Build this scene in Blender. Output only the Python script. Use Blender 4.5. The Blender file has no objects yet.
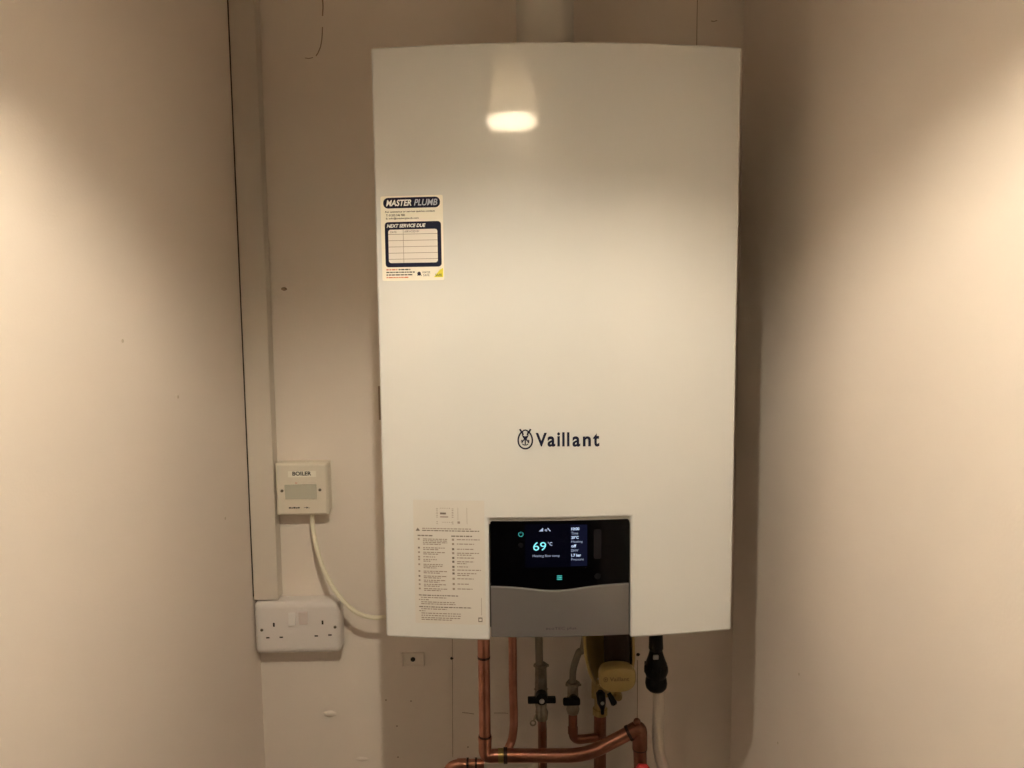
import bpy, bmesh, math, random
from mathutils import Vector, Matrix
from math import radians, sin, cos, pi
random.seed(7)
scn = bpy.context.scene
COL = scn.collection

# ---------------------------------------------------------------- camera
FPX = 769.0
CAMZ = 1.5
CR = (Matrix.Rotation(radians(-1.3), 3, 'Z') @ Matrix.Rotation(radians(84.5), 3, 'X')
      @ Matrix.Rotation(radians(-.55), 3, 'Z'))
cd = bpy.data.cameras.new('camera')
cam = bpy.data.objects.new('camera', cd)
COL.objects.link(cam)
cam.matrix_world = Matrix.Translation((0, 0, CAMZ)) @ CR.to_4x4()
cd.sensor_width = 36
cd.lens = 36 * FPX / 1024
cd.clip_start = .02
scn.camera = cam


def at(px, py, Y):
    """the point in the room at depth Y that was measured at photograph pixel px, py"""
    d = CR @ Vector(((px - 512) / FPX, -(py - 384) / FPX, -1))
    return d * (Y / d.y) + Vector((0, 0, CAMZ))


# ---------------------------------------------------------------- materials
def lin(c):
    return tuple((x / 12.92 if x <= .04045 else ((x + .055) / 1.055) ** 2.4) for x in c)


def mat(name, col, rough=.5, metal=0, bump=None, var=None, coat=0, emis=None, estr=0, spec=.5, trans=0):
    m = bpy.data.materials.new(name)
    m.use_nodes = True
    nt = m.node_tree
    b = nt.nodes['Principled BSDF']
    b.inputs['Base Color'].default_value = (*col, 1)
    b.inputs['Roughness'].default_value = rough
    b.inputs['Metallic'].default_value = metal
    b.inputs['Specular IOR Level'].default_value = spec
    b.inputs['Coat Weight'].default_value = coat
    b.inputs['Coat Roughness'].default_value = .05
    if emis:
        b.inputs['Emission Color'].default_value = (*emis, 1)
        b.inputs['Emission Strength'].default_value = estr
    tc = nt.nodes.new('ShaderNodeTexCoord')
    if var:
        sc, amt, col2 = var
        n = nt.nodes.new('ShaderNodeTexNoise')
        n.inputs['Scale'].default_value = sc
        n.inputs['Detail'].default_value = 5
        nt.links.new(tc.outputs['Object'], n.inputs['Vector'])
        r = nt.nodes.new('ShaderNodeMapRange')
        r.inputs[1].default_value = .35
        r.inputs[2].default_value = .7
        r.inputs[4].default_value = amt
        nt.links.new(n.outputs[0], r.inputs[0])
        mx = nt.nodes.new('ShaderNodeMix')
        mx.data_type = 'RGBA'
        nt.links.new(r.outputs[0], mx.inputs[0])
        mx.inputs[6].default_value = (*col, 1)
        mx.inputs[7].default_value = (*col2, 1)
        nt.links.new(mx.outputs[2], b.inputs['Base Color'])
    prev = None
    for sc, st, dist in (bump or []):
        n = nt.nodes.new('ShaderNodeTexNoise')
        n.inputs['Scale'].default_value = sc
        n.inputs['Detail'].default_value = 3
        nt.links.new(tc.outputs['Object'], n.inputs['Vector'])
        bp = nt.nodes.new('ShaderNodeBump')
        bp.inputs['Strength'].default_value = st
        bp.inputs['Distance'].default_value = dist
        nt.links.new(n.outputs[0], bp.inputs['Height'])
        if prev:
            nt.links.new(prev.outputs[0], bp.inputs['Normal'])
        prev = bp
    if prev:
        nt.links.new(prev.outputs[0], b.inputs['Normal'])
    return m


WALL = (.84, .765, .70)
M = {}
M['wall'] = mat('wall_paint', WALL, .75, bump=[(5, .25, .02), (260, .12, .002)], var=(3, .5, (.80, .725, .655)), spec=.25)
M['wall_side'] = mat('side_wall_paint', (.85, .775, .72), .7, bump=[(4, .16, .02), (300, .10, .002)], var=(2.5, .4, (.82, .745, .685)), spec=.15)
M['ceil'] = mat('ceiling_paint', (.72, .68, .64), .8)
M['floor'] = mat('floor_vinyl', (.10, .075, .055), .6, var=(8, .7, (.14, .11, .08)))
M['hall'] = mat('hall_paint', (.50, .46, .42), .8)
M['door'] = mat('door_paint', (.74, .68, .60), .5)
M['enamel'] = mat('white_enamel', (.69, .695, .69), .28, bump=[(420, .035, .001)], coat=.8)
M['casing'] = mat('side_enamel', (.62, .61, .57), .4)
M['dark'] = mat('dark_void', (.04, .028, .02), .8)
M['pvc'] = mat('white_pvc', (.70, .635, .565), .45, bump=[(30, .05, .002)])
M['socketp'] = mat('socket_white', (.80, .755, .74), .35)
M['spurp'] = mat('aged_cream_plastic', (.77, .71, .61), .4)
M['spurin'] = mat('smoky_rocker', (.58, .57, .48), .25)
M['rock'] = mat('rocker_white', (.86, .83, .82), .25)
M['rock2'] = mat('rocker_pink', (.74, .66, .65), .3)
M['slot'] = mat('slot_black', (.02, .015, .012), .7)
M['screw'] = mat('screw_metal', (.22, .19, .14), .4, metal=.8)
M['cable'] = mat('cable_cream', (.83, .77, .62), .45)
M['glass'] = mat('black_glass', (.001, .001, .0015), .12, spec=.12)
M['lcd'] = mat('screen_backlit', (.001, .001, .003), .12, emis=lin((.16, .19, .38)), estr=.02, spec=.12)
M['lcd2'] = mat('screen_backlit_column', (.001, .001, .003), .12, emis=lin((.26, .29, .50)), estr=.08, spec=.12)
M['btn'] = mat('touch_zone', (.007, .007, .009), .3, spec=.2)
M['cyan'] = mat('screen_cyan', (.1, .3, .35), .4, emis=(.25, .90, 1.0), estr=.85)
M['teal'] = mat('screen_teal', (.02, .2, .2), .4, emis=(.08, .62, .62), estr=.42)
M['white_e'] = mat('screen_white', (.3, .35, .4), .4, emis=(.52, .68, 1.0), estr=.8)
M['grey_e'] = mat('screen_grey', (.2, .25, .3), .4, emis=(.38, .46, .75), estr=.5)
M['silver'] = mat('grey_cover', (.155, .145, .142), .38, metal=.3, bump=[(500, .03, .001)])
M['emboss'] = mat('emboss_dark', (.03, .027, .028), .5)
M['navy'] = mat('print_navy', (.008, .010, .032), .5, spec=.15)
M['ink'] = mat('print_ink', (.035, .032, .035), .6, spec=.2)
M['inklight'] = mat('print_ink_light', (.30, .25, .22), .6)
M['inkmid'] = mat('print_ink_mid', (.15, .125, .11), .6)
M['red'] = mat('print_red', (.62, .16, .08), .6)
M['yellow'] = mat('print_yellow', (.78, .70, .06), .6)
M['green'] = mat('print_green', (.10, .16, .03), .6)
M['white'] = mat('print_white', (.9, .9, .88), .5)
M['pale'] = mat('print_pale', (.45, .47, .58), .5)
M['sticker'] = mat('sticker_paper', (.90, .86, .76), .4)
M['stickin'] = mat('sticker_inner', (.78, .74, .70), .45)
M['paper'] = mat('instruction_paper', (.66, .635, .60), .5)
M['copper'] = mat('copper', (.62, .30, .22), .29, metal=1, var=(30, .9, (.40, .17, .12)), bump=[(60, .05, .002)])
M['copperd'] = mat('tarnished_copper', (.30, .13, .085), .42, metal=.9, var=(25, .9, (.18, .08, .05)))
M['ring'] = mat('joint_ring', (.05, .02, .015), .6)
M['brass'] = mat('brass', (.60, .46, .20), .35, metal=.9, var=(40, .8, (.36, .27, .12)))
M['nickel'] = mat('nickel_plated', (.36, .33, .27), .36, metal=.85, var=(60, .9, (.20, .17, .12)))
M['gold'] = mat('gold_plastic', (.47, .35, .13), .35, var=(30, .4, (.37, .27, .10)))
M['goldtext'] = mat('gold_print', (.20, .13, .05), .5)
M['brownin'] = mat('brown_interior', (.020, .010, .007), .7, spec=.2)
M['black'] = mat('black_plastic', (.005, .005, .006), .40, spec=.2)
M['grey'] = mat('grey_label', (.42, .42, .42), .5)
M['redp'] = mat('red_plastic', (.55, .03, .04), .35)
M['hose'] = mat('braided_steel', (.25, .225, .18), .45, metal=.7)
M['filler'] = mat('old_filler', (.60, .52, .44), .8)
M['stain'] = mat('crack_stain', (.34, .25, .18), .85)
M['flue'] = mat('flue_white', (.66, .64, .60), .45)
# braided hose: diagonal weave as bump
nt = M['hose'].node_tree
w = nt.nodes.new('ShaderNodeTexVoronoi'); w.inputs['Scale'].default_value = 700
tc = [n for n in nt.nodes if n.type == 'TEX_COORD'][0]
nt.links.new(tc.outputs['Object'], w.inputs['Vector'])
bp = nt.nodes.new('ShaderNodeBump'); bp.inputs['Strength'].default_value = .6; bp.inputs['Distance'].default_value = .001
nt.links.new(w.outputs['Distance'], bp.inputs['Height'])
nt.links.new(bp.outputs[0], nt.nodes['Principled BSDF'].inputs['Normal'])


# ---------------------------------------------------------------- object helpers
def empty(name, loc, label=None, cat=None, group=None):
    o = bpy.data.objects.new(name, None)
    COL.objects.link(o)
    o.location = loc
    o.empty_display_size = .05
    tag(o, label, cat, group)
    return o


def tag(o, label=None, cat=None, group=None, kind=None):
    if label: o['label'] = label
    if cat: o['category'] = cat
    if group: o['group'] = group
    if kind: o['kind'] = kind
    return o


def ob(name, bm, mats, parent=None, bevel=0, angle=35, seg=3, smooth=True):
    """link bm (built in room coordinates) as one mesh object, with its origin at its base centre"""
    if not isinstance(mats, (list, tuple)):
        mats = [mats]
    bmesh.ops.remove_doubles(bm, verts=bm.verts, dist=1e-6)
    bmesh.ops.recalc_face_normals(bm, faces=[f for f in bm.faces if not f.tag])
    xs = [v.co for v in bm.verts]
    lo = Vector([min(c[i] for c in xs) for i in range(3)])
    hi = Vector([max(c[i] for c in xs) for i in range(3)])
    org = Vector(((lo.x + hi.x) / 2, (lo.y + hi.y) / 2, lo.z))
    bmesh.ops.translate(bm, verts=bm.verts, vec=-org)
    me = bpy.data.meshes.new(name)
    bm.to_mesh(me)
    bm.free()
    for m in mats:
        me.materials.append(M[m])
    if smooth:
        for p in me.polygons:
            p.use_smooth = True
        me.set_sharp_from_angle(angle=radians(angle))
    o = bpy.data.objects.new(name, me)
    COL.objects.link(o)
    if parent:
        o.parent = parent
        pw = Vector((0, 0, 0))
        q = parent
        while q:
            pw += q.location
            q = q.parent
        o.location = org - pw
    else:
        o.location = org
    if bevel:
        md = o.modifiers.new('bevel', 'BEVEL')
        md.width = bevel
        md.segments = seg
        md.limit_method = 'ANGLE'
        md.angle_limit = radians(40)
        md.harden_normals = False
    return o


def nb():
    return bmesh.new()


def box(bm, x0, x1, y0, y1, z0, z1, mi=0):
    vs = [bm.verts.new(c) for c in ((x0, y0, z0), (x1, y0, z0), (x1, y1, z0), (x0, y1, z0),
                                    (x0, y0, z1), (x1, y0, z1), (x1, y1, z1), (x0, y1, z1))]
    for f in ((0, 3, 2, 1), (4, 5, 6, 7), (0, 1, 5, 4), (1, 2, 6, 5), (2, 3, 7, 6), (3, 0, 4, 7)):
        fc = bm.faces.new([vs[i] for i in f])
        fc.material_index = mi


def frame_for(d):
    d = d.normalized()
    a = Vector((0, 0, 1)) if abs(d.z) < .9 else Vector((0, 1, 0))
    u = d.cross(a).normalized()
    return u, d.cross(u).normalized()


def tube(bm, pts, r, n=20, mi=0, cap=True):
    """sweep a circle (radius r or one per point) along pts"""
    pts = [Vector(p) for p in pts]
    rr = r if isinstance(r, (list, tuple)) else [r] * len(pts)
    u = None
    rings = []
    for i, p in enumerate(pts):
        if i == 0: d = pts[1] - pts[0]
        elif i == len(pts) - 1: d = pts[-1] - pts[-2]
        else: d = (pts[i + 1] - p).normalized() + (p - pts[i - 1]).normalized()
        d = d.normalized()
        if u is None:
            u, v = frame_for(d)
        else:
            u = (u - d * u.dot(d)).normalized()
            v = d.cross(u).normalized()
        rings.append([bm.verts.new(p + (u * cos(2 * pi * k / n) + v * sin(2 * pi * k / n)) * rr[i]) for k in range(n)])
    for a, b in zip(rings, rings[1:]):
        for k in range(n):
            f = bm.faces.new((a[k], a[(k + 1) % n], b[(k + 1) % n], b[k]))
            f.material_index = mi
    if cap:
        for rg in (rings[0], rings[-1]):
            f = bm.faces.new(rg)
            f.material_index = mi


def arc_path(pts, rad, n=8):
    """polyline with its inner corners rounded"""
    pts = [Vector(p) for p in pts]
    out = [pts[0]]
    for a, b, c in zip(pts, pts[1:], pts[2:]):
        da, dc = (a - b), (c - b)
        r = min(rad, da.length * .49, dc.length * .49)
        p0, p1 = b + da.normalized() * r, b + dc.normalized() * r
        for k in range(n + 1):
            t = k / n
            out.append(p0 * (1 - t) ** 2 + b * 2 * t * (1 - t) + p1 * t * t)
    out.append(pts[-1])
    return out


def spline(pts, n=10):
    pts = [Vector(p) for p in pts]
    P = [pts[0] * 2 - pts[1]] + pts + [pts[-1] * 2 - pts[-2]]
    out = []
    for i in range(1, len(P) - 2):
        for k in range(n):
            t = k / n
            a, b, c, d = P[i - 1], P[i], P[i + 1], P[i + 2]
            out.append(.5 * ((2 * b) + (c - a) * t + (2 * a - 5 * b + 4 * c - d) * t * t + (3 * b - a - 3 * c + d) * t ** 3))
    out.append(pts[-1])
    return out


def ringed(bm, c, axis, R, h, n=24, mi=0):
    c, axis = Vector(c), Vector(axis).normalized()
    tube(bm, [c - axis * h / 2, c + axis * h / 2], R, n, mi)


def flat_poly(bm, pts, mi=0):
    vs = [bm.verts.new(p) for p in pts]
    f = bm.faces.new(vs)
    f.material_index = mi
    f.tag = True
    return f


_tx = {}


def text_geo(s, shear=0, bold=0):
    k = (s, shear, bold)
    if k not in _tx:
        cu = bpy.data.curves.new('t', 'FONT')
        cu.body = s
        cu.shear = shear
        cu.offset = bold
        cu.resolution_u = 4
        o = bpy.data.objects.new('t', cu)
        COL.objects.link(o)
        dg = bpy.context.evaluated_depsgraph_get()
        me = bpy.data.meshes.new_from_object(o.evaluated_get(dg))
        vs = [(v.co.x, v.co.y) for v in me.vertices]
        fs = [tuple(p.vertices) for p in me.polygons]
        bpy.data.objects.remove(o)
        bpy.data.curves.remove(cu)
        bpy.data.meshes.remove(me)
        x0, x1 = min(v[0] for v in vs), max(v[0] for v in vs)
        y0, y1 = min(v[1] for v in vs), max(v[1] for v in vs)
        _tx[k] = ([((x - x0) / (x1 - x0), (y - y0) / (y1 - y0)) for x, y in vs], fs)
    return _tx[k]


def text(bm, W, s, x0, x1, z0, z1, mi=0, shear=0, bold=0):
    """lettering fitted into the rectangle x0..x1, z0..z1 of the surface W(x, z)"""
    vs, fs = text_geo(s, shear, bold)
    vv = [bm.verts.new(W(x0 + u * (x1 - x0), z0 + v * (z1 - z0))) for u, v in vs]
    for f in fs:
        try:
            fc = bm.faces.new([vv[i] for i in f])
            fc.material_index = mi
            fc.tag = True
        except ValueError:
            pass


def patch(bm, W, x0, x1, z0, z1, mi=0, r=0, nx=8):
    """flat printed (rounded) rectangle on surface W"""
    pts = []
    if r <= 0:
        top = [(x0 + (x1 - x0) * k / nx, z1) for k in range(nx + 1)]
        bot = [(x0 + (x1 - x0) * k / nx, z0) for k in range(nx + 1)]
    else:
        xs = [x0 + r - r * cos(pi / 2 * k / 5) for k in range(6)]
        xs += [x0 + r + (x1 - x0 - 2 * r) * k / nx for k in range(1, nx)]
        xs += [x1 - r + r * sin(pi / 2 * k / 5) for k in range(6)]
        def h(x):
            e = max(0, (x0 + r) - x, x - (x1 - r))
            return r - math.sqrt(max(0, r * r - e * e))
        top = [(x, z1 - h(x)) for x in xs]
        bot = [(x, z0 + h(x)) for x in xs]
    T = [bm.verts.new(W(*p)) for p in top]
    B = [bm.verts.new(W(*p)) for p in bot]
    for k in range(len(T) - 1):
        f = bm.faces.new((B[k], B[k + 1], T[k + 1], T[k]))
        f.material_index = mi
        f.tag = True


def words(bm, W, x0, x1, z, h, mi, fill=1.0):
    """a line of print too small to read: word-shaped marks"""
    x = x0
    end = x0 + (x1 - x0) * fill
    while x < end:
        wl = random.uniform(.0016, .0055)
        patch(bm, W, x, min(x + wl, end), z - h / 2, z + h / 2, mi, nx=1)
        x += wl + .0009


def stroke(bm, W, pts, wd, mi=0):
    """printed line of width wd along 2D points"""
    n = len(pts)
    L, R = [], []
    for i in range(n):
        a = Vector(pts[max(0, i - 1)]); b = Vector(pts[min(n - 1, i + 1)])
        d = (b - a).normalized()
        nrm = Vector((-d.y, d.x)) * wd / 2
        p = Vector(pts[i])
        L.append(bm.verts.new(W(*(p + nrm)))); R.append(bm.verts.new(W(*(p - nrm))))
    for i in range(n - 1):
        f = bm.faces.new((R[i], R[i + 1], L[i + 1], L[i]))
        f.material_index = mi
        f.tag = True


def disc2(bm, W, cx, cz, rx, rz, mi=0, n=20):
    f = bm.faces.new([bm.verts.new(W(cx + rx * cos(2 * pi * k / n), cz + rz * sin(2 * pi * k / n))) for k in range(n)])
    f.material_index = mi
    f.tag = True


def sheet(bm, xs, ztop, zbot, Yf, thick, mi=0):
    """solid whose front follows Yf(x); top and bottom edges are functions of x"""
    F = []
    for x in xs:
        F.append([bm.verts.new((x, Yf(x), ztop(x))), bm.verts.new((x, Yf(x), zbot(x))),
                  bm.verts.new((x, Yf(x) + thick, zbot(x))), bm.verts.new((x, Yf(x) + thick, ztop(x)))])
    for a, b in zip(F, F[1:]):
        for k in range(4):
            f = bm.faces.new((a[k], b[k], b[(k + 1) % 4], a[(k + 1) % 4]))
            f.material_index = mi
    bm.faces.new(F[0]).material_index = mi
    bm.faces.new(F[-1][::-1]).material_index = mi


# ---------------------------------------------------------------- the room
WY, XL, XR, YB, ZC = 1.29, -.4105, .412, -2.4, 2.42
YD = -.35          # the closet opens here onto a wider, dim hallway


def struct(name, *bs, m='wall', bevel=0):
    bm = nb()
    for b in bs:
        box(bm, *b)
    return tag(ob(name, bm, m, bevel=bevel, smooth=False), kind='structure')


wall_back = struct('wall_back', (XL - .1, XR + .1, WY, WY + .1, 0, ZC))
# the left wall is boarded: above the socket its edge stops short of the trunking, leaving a gap whose shade is painted as a dark strip
GZ, GY = 1.0175, 1.2622
wall_left = struct('wall_left', (XL - .1, XL, YD, WY, 0, GZ), (XL - .1, XL, YD, GY, GZ, ZC), (XL - .1, XL - .006, GY, WY, GZ, ZC), m='wall_side')
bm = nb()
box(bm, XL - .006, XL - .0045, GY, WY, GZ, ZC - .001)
ob('joint_shade', bm, 'dark', wall_left)
wall_right = struct('wall_right', (XR, XR + .1, YD, WY, 0, ZC), m='wall_side')
struct('wall_hall_left', (-1.4, XL - .1, YD, YD + .1, 0, ZC), (-1.5, -1.4, YB, YD + .1, 0, ZC), m='hall')
struct('wall_hall_right', (XR + .1, 1.4, YD, YD + .1, 0, ZC), (1.4, 1.5, YB, YD + .1, 0, ZC), m='hall')
wall_front = struct('wall_front', (-1.5, 1.5, YB - .1, YB, 0, ZC), m='hall')
struct('floor', (-1.5, 1.5, YB - .1, WY + .1, -.1, 0), m='floor')
struct('ceiling', (-1.5, 1.5, YB - .1, WY + .1, ZC, ZC + .1), m='ceil')
# the door behind the photographer
door = struct('door_1', (-.36, .36, YB, YB + .035, .005, 2.0), m='door', bevel=.002)
bm = nb()
tube(bm, arc_path([(.30, YB + .034, 1.0), (.30, YB + .085, 1.0), (.19, YB + .085, 1.0)], .02), .009)
ob('door_handle', bm, 'nickel', door)


def wmark(name, pts, wd, m, lift=.0006, parent=None):
    """an irregular crack or drawn line on the boiler wall, slightly proud of the paint"""
    bm = nb()
    P = [at(px, py, WY) for px, py in pts]
    tube(bm, [Vector((p.x, WY - .0001, p.z)) for p in P], wd / 2, 6)
    o = ob(name, bm, m, wall_back)
    return o


wmark('crack', spline([(322, -6), (323, 6), (322.5, 16)], 5), .0022, 'stain')
wmark('crack', [(305, 58), (309, 58.6), (313, 57.5)], .0012, 'stain')
wmark('crack', [(322.5, 27), (322.3, 33), (321.8, 40), (320.5, 47), (318, 53), (316, 56)], .0018, 'stain')
wmark('pencil_line', [(452.2, 630), (452.5, 666), (452.5, 700), (452.6, 725), (452.8, 757)], .0010, 'stain')
wmark('pencil_line', [(637.5, 660), (637.4, 690), (637.2, 720), (637, 770)], .0012, 'stain')
wmark('pencil_line', [(462, 712.5), (468, 713), (474, 714)], .0011, 'stain')
wmark('pencil_line', [(494, 713), (505, 713), (508, 713.5)], .0008, 'stain')
wmark('panel_joint', [(697.5, -6), (697, 20), (696.5, 60)], .0012, 'stain')
wmark('scratch', [(711, 21), (714, 21.5), (717, 20.5)], .0014, 'stain')


def wdot(name, px, py, rx, rz, m, y=.0015, parent=wall_back):
    bm = nb()
    p = at(px, py, WY)
    n = 16
    rings = []
    for k, (s, d) in enumerate(((1, 0), (.8, .6), (.4, 1))):
        rings.append([bm.verts.new((p.x + rx * s * cos(2 * pi * i / n) * (1 + .12 * sin(3 * i)), WY - .0002 - y * d, p.z + rz * s * sin(2 * pi * i / n))) for i in range(n)])
    for a, b in zip(rings, rings[1:]):
        for i in range(n):
            bm.faces.new((a[i], a[(i + 1) % n], b[(i + 1) % n], b[i]))
    bm.faces.new(rings[-1])
    return ob(name, bm, m, parent)


wdot('nail_head', 284, 289, .0048, .0030, 'stain', .003)
wdot('screw_hole', 451.8, 658.3, .0028, .0026, 'slot', .0004)
wdot('screw_hole', 638, 654.5, .0034, .0030, 'slot', .0004)
wdot('paint_lump', 330, 713.5, .011, .006, 'wall', .0035)
wdot('paint_lump', 362, 759, .012, .004, 'wall', .002)
for px, py in ((397, 726), (411, 701), (398, 757), (386, 700), (468, 747)):
    wdot('paint_speck', px, py, .0014, .0014, 'stain', .0003)
# square plug in the wall below the boiler
pc = at(413, 659, WY)
bm = nb()
for (a, b, c, d) in ((-.020, .020, .009, .0125), (-.020, -.0165, -.012, .009), (.0165, .020, -.012, .009)):
    box(bm, pc.x + a, pc.x + b, WY - .0055, WY + .001, pc.z + c, pc.z + d)
box(bm, pc.x - .0165, pc.x + .0165, WY - .0012, WY + .001, pc.z - .012, pc.z + .009)
pl = ob('wall_plug', bm, 'wall', bevel=.001)
tag(pl, 'small painted square wall plug with a dark hole, below the boiler', 'wall plug')
bm = nb()
tube(bm, [(pc.x, WY - .0018, pc.z), (pc.x, WY - .0005, pc.z)], .0042, 14)
ob('hole', bm, 'slot', pl)
# dark slot of the bracket cut in the wall by the boiler's left edge
ps, pe = at(379.5, 386, WY), at(381.5, 420, WY)
bm = nb()
box(bm, ps.x - .0025, ps.x + .006, WY - .0008, WY + .001, pe.z, ps.z)
ob('bracket_slot', bm, 'stain', wall_back, bevel=.002)
# specks on the side walls
for Y, z, X, s in ((1.0, 1.392, XL, 1), (.86, 1.47, XL, 1), (1.15, 1.19, XL, 1)):
    bm = nb()
    tube(bm, [(X - .0005 * s, Y, z), (X + .0006 * s, Y, z)], .0022, 10)
    ob('paint_speck', bm, 'filler', wall_left)
for Y, z in ((1.0, 1.0), (.86, .93), (1.07, .86)):
    bm = nb()
    tube(bm, [(XR - .0006, Y, z), (XR + .0005, Y, z)], .0018, 10)
    ob('paint_speck', bm, 'filler', wall_right)

# ---------------------------------------------------------------- pendant lamp (just above the frame, seen mirrored in the enamel)
LX, LY, LZ = -.020, .30, 1.868
lamp = empty('pendant_lamp', (LX, LY, LZ), 'warm pendant lamp with a pale conical shade hanging in front of the boiler', 'lamp')
SH, R0, R1 = .128, .082, .044
bm = nb()
n = 40
full = [(R0 - .0012, 0), (R0, -.001), (R0, 0), (R0 * .985, SH * .15), (R0 * .93, SH * .32), (R1 + (R0 - R1) * .45, SH * .6), (R1, SH * .93), (R1 * .8, SH), (.012, SH + .004)]
rings = [[bm.verts.new((LX + r * cos(2 * pi * k / n), LY + r * sin(2 * pi * k / n), LZ + z)) for k in range(n)] for r, z in full]
for a, b in zip(rings, rings[1:]):
    for k in range(n):
        bm.faces.new((a[k], a[(k + 1) % n], b[(k + 1) % n], b[k]))
sm = bpy.data.materials.new('lamp_shade_fabric')
sm.use_nodes = True
nt = sm.node_tree
nt.nodes.remove(nt.nodes['Principled BSDF'])
df = nt.nodes.new('ShaderNodeBsdfDiffuse'); df.inputs[0].default_value = (.78, .74, .68, 1)
tr = nt.nodes.new('ShaderNodeBsdfTranslucent'); tr.inputs[0].default_value = (.90, .72, .50, 1)
mx = nt.nodes.new('ShaderNodeMixShader'); mx.inputs[0].default_value = .040
nt.links.new(df.outputs[0], mx.inputs[1]); nt.links.new(tr.outputs[0], mx.inputs[2])
nt.links.new(mx.outputs[0], nt.nodes['Material Output'].inputs[0])
M['shade'] = sm
ob('lamp_shade', bm, 'shade', lamp)
bm = nb()
BZ = LZ + .0395
bmesh.ops.create_uvsphere(bm, u_segments=16, v_segments=10, radius=.012, matrix=Matrix.Translation((LX, LY, BZ)))
M['bulb'] = mat('lit_bulb', (0, 0, 0), .5, emis=(1, .89, .68), estr=3200)
bulb = ob('bulb', bm, 'bulb', lamp)
bm = nb()
tube(bm, [(LX, LY, BZ + .011), (LX, LY, LZ + SH + .03)], .014)
ob('lamp_holder', bm, 'black', lamp)
bm = nb()
tube(bm, [(LX, LY, LZ + SH + .03), (LX, LY, ZC - .02)], .003, 10)
tube(bm, [(LX, LY, ZC - .022), (LX, LY, ZC - .001)], [.03, .045], 24)
ob('lamp_cord', bm, 'pvc', lamp)

# ---------------------------------------------------------------- boiler
CX, HW = .0792, .2206
BX0, BX1 = CX - HW, CX + HW
ZB, ZT = 1.0885, 1.8095


def F(x):
    return .924 + .021 * ((x - CX) / HW) ** 2


def W(x, z, d=.0006):
    return Vector((x, F(x) - d, z))


def fp(px, py):
    """photograph pixel -> x, z on the curved front"""
    y = .93
    for _ in range(3):
        p = at(px, py, y)
        y = F(p.x)
    return p.x, p.z


def Wd(d):
    return lambda x, z: W(x, z, d)


boiler = empty('wall_boiler', (CX, 1.12, ZB), 'large white wall-hung gas boiler with a curved front and black display', 'boiler')
CUT0, CUT1, CZ = -.0092, .1664, 1.2440
# front cover: one curved shell with the opening for the control panel
bm = nb()
xs = [BX0 + (CUT0 - BX0) * k / 14 for k in range(15)] + [CUT0 + (CUT1 - CUT0) * k / 16 for k in range(1, 17)] + [CUT1 + (BX1 - CUT1) * k / 14 for k in range(1, 15)]
zs = [ZB, CZ, CZ + .012, (CZ + ZT) / 2, ZT - .012, ZT]
T = .03
fv = {(i, j): bm.verts.new((x, F(x), z)) for i, x in enumerate(xs) for j, z in enumerate(zs)}
bv = {(i, j): bm.verts.new((x, F(x) + T, z)) for i, x in enumerate(xs) for j, z in enumerate(zs)}
keep = lambda i, j: 0 <= i < len(xs) - 1 and 0 <= j < 5 and not (j == 0 and CUT0 - 1e-6 <= xs[i] and xs[i + 1] <= CUT1 + 1e-6)
for i in range(len(xs) - 1):
    for j in range(5):
        if not keep(i, j):
            continue
        bm.faces.new((fv[i, j], fv[i + 1, j], fv[i + 1, j + 1], fv[i, j + 1]))
        bm.faces.new((bv[i, j], bv[i, j + 1], bv[i + 1, j + 1], bv[i + 1, j]))
        for (di, dj, a, b) in ((-1, 0, (i, j), (i, j + 1)), (1, 0, (i + 1, j + 1), (i + 1, j)), (0, -1, (i + 1, j), (i, j)), (0, 1, (i, j + 1), (i + 1, j + 1))):
            if not keep(i + di, j + dj):
                bm.faces.new((fv[a], fv[b], bv[b], bv[a]))
for v in list(bm.verts):
    if not v.link_faces:
        bm.verts.remove(v)
ob('front_cover', bm, 'enamel', boiler, bevel=.0028, angle=30)
bm = nb()
box(bm, BX0 + .003, BX1 - .003, F(BX0) + T - .001, WY - .004, ZB + .012, ZT - .004)
ob('side_casing', bm, 'casing', boiler, bevel=.003)
bm = nb()
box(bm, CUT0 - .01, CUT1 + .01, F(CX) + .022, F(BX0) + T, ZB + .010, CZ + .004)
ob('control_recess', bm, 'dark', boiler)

# control display: black glass
ZL0 = 1.1605


def wave(x):
    t = (x - CUT0) / (CUT1 - CUT0)
    return 1.1582 - .0062 * math.exp(-((t - .47) / .25) ** 2) + .0008 * t


def rounded_top(x0, x1, z1, r):
    def g(x):
        e = max(0, (x0 + r) - x, x - (x1 - r))
        return z1 - (r - math.sqrt(max(0, r * r - min(e, r) ** 2)))
    return g


def xlist(x0, x1, r, n):
    xs = [x0 + r - r * cos(pi / 2 * k / 5) for k in range(6)]
    xs += [x0 + r + (x1 - x0 - 2 * r) * k / n for k in range(1, n)]
    return xs + [x1 - r + r * sin(pi / 2 * k / 5) for k in range(6)]


dx0, dx1, dz1 = CUT0 + .0015, CUT1 - .0012, 1.2402
DR = .0035      # how far the glass sits behind the enamel
bm = nb()
sheet(bm, xlist(dx0, dx1, .003, 30), rounded_top(dx0, dx1, dz1, .003), lambda x: wave(x) - .004, lambda x: F(x) + DR, .012)
disp = ob('display', bm, 'glass', boiler)
bm = nb()
sheet(bm, [CUT0 + (CUT1 - CUT0) * k / 20 for k in range(21)], lambda x: CZ + .001, lambda x: dz1 - .004, lambda x: F(x) + DR + .0015, .008)
ob('display_surround', bm, 'casing', boiler)
G = Wd(-DR + .0005)
G2 = Wd(-DR + .0009)


def zp(zx, zy):
    """a spot measured in the close-up of the display"""
    return fp(484 + zx / 5.816, 510 + zy / 5.816)


def R4(x0, y0, x1, y1, q=zp):
    a, b = q(x0, y1), q(x1, y0)
    return a[0], b[0], a[1], b[1]


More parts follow.
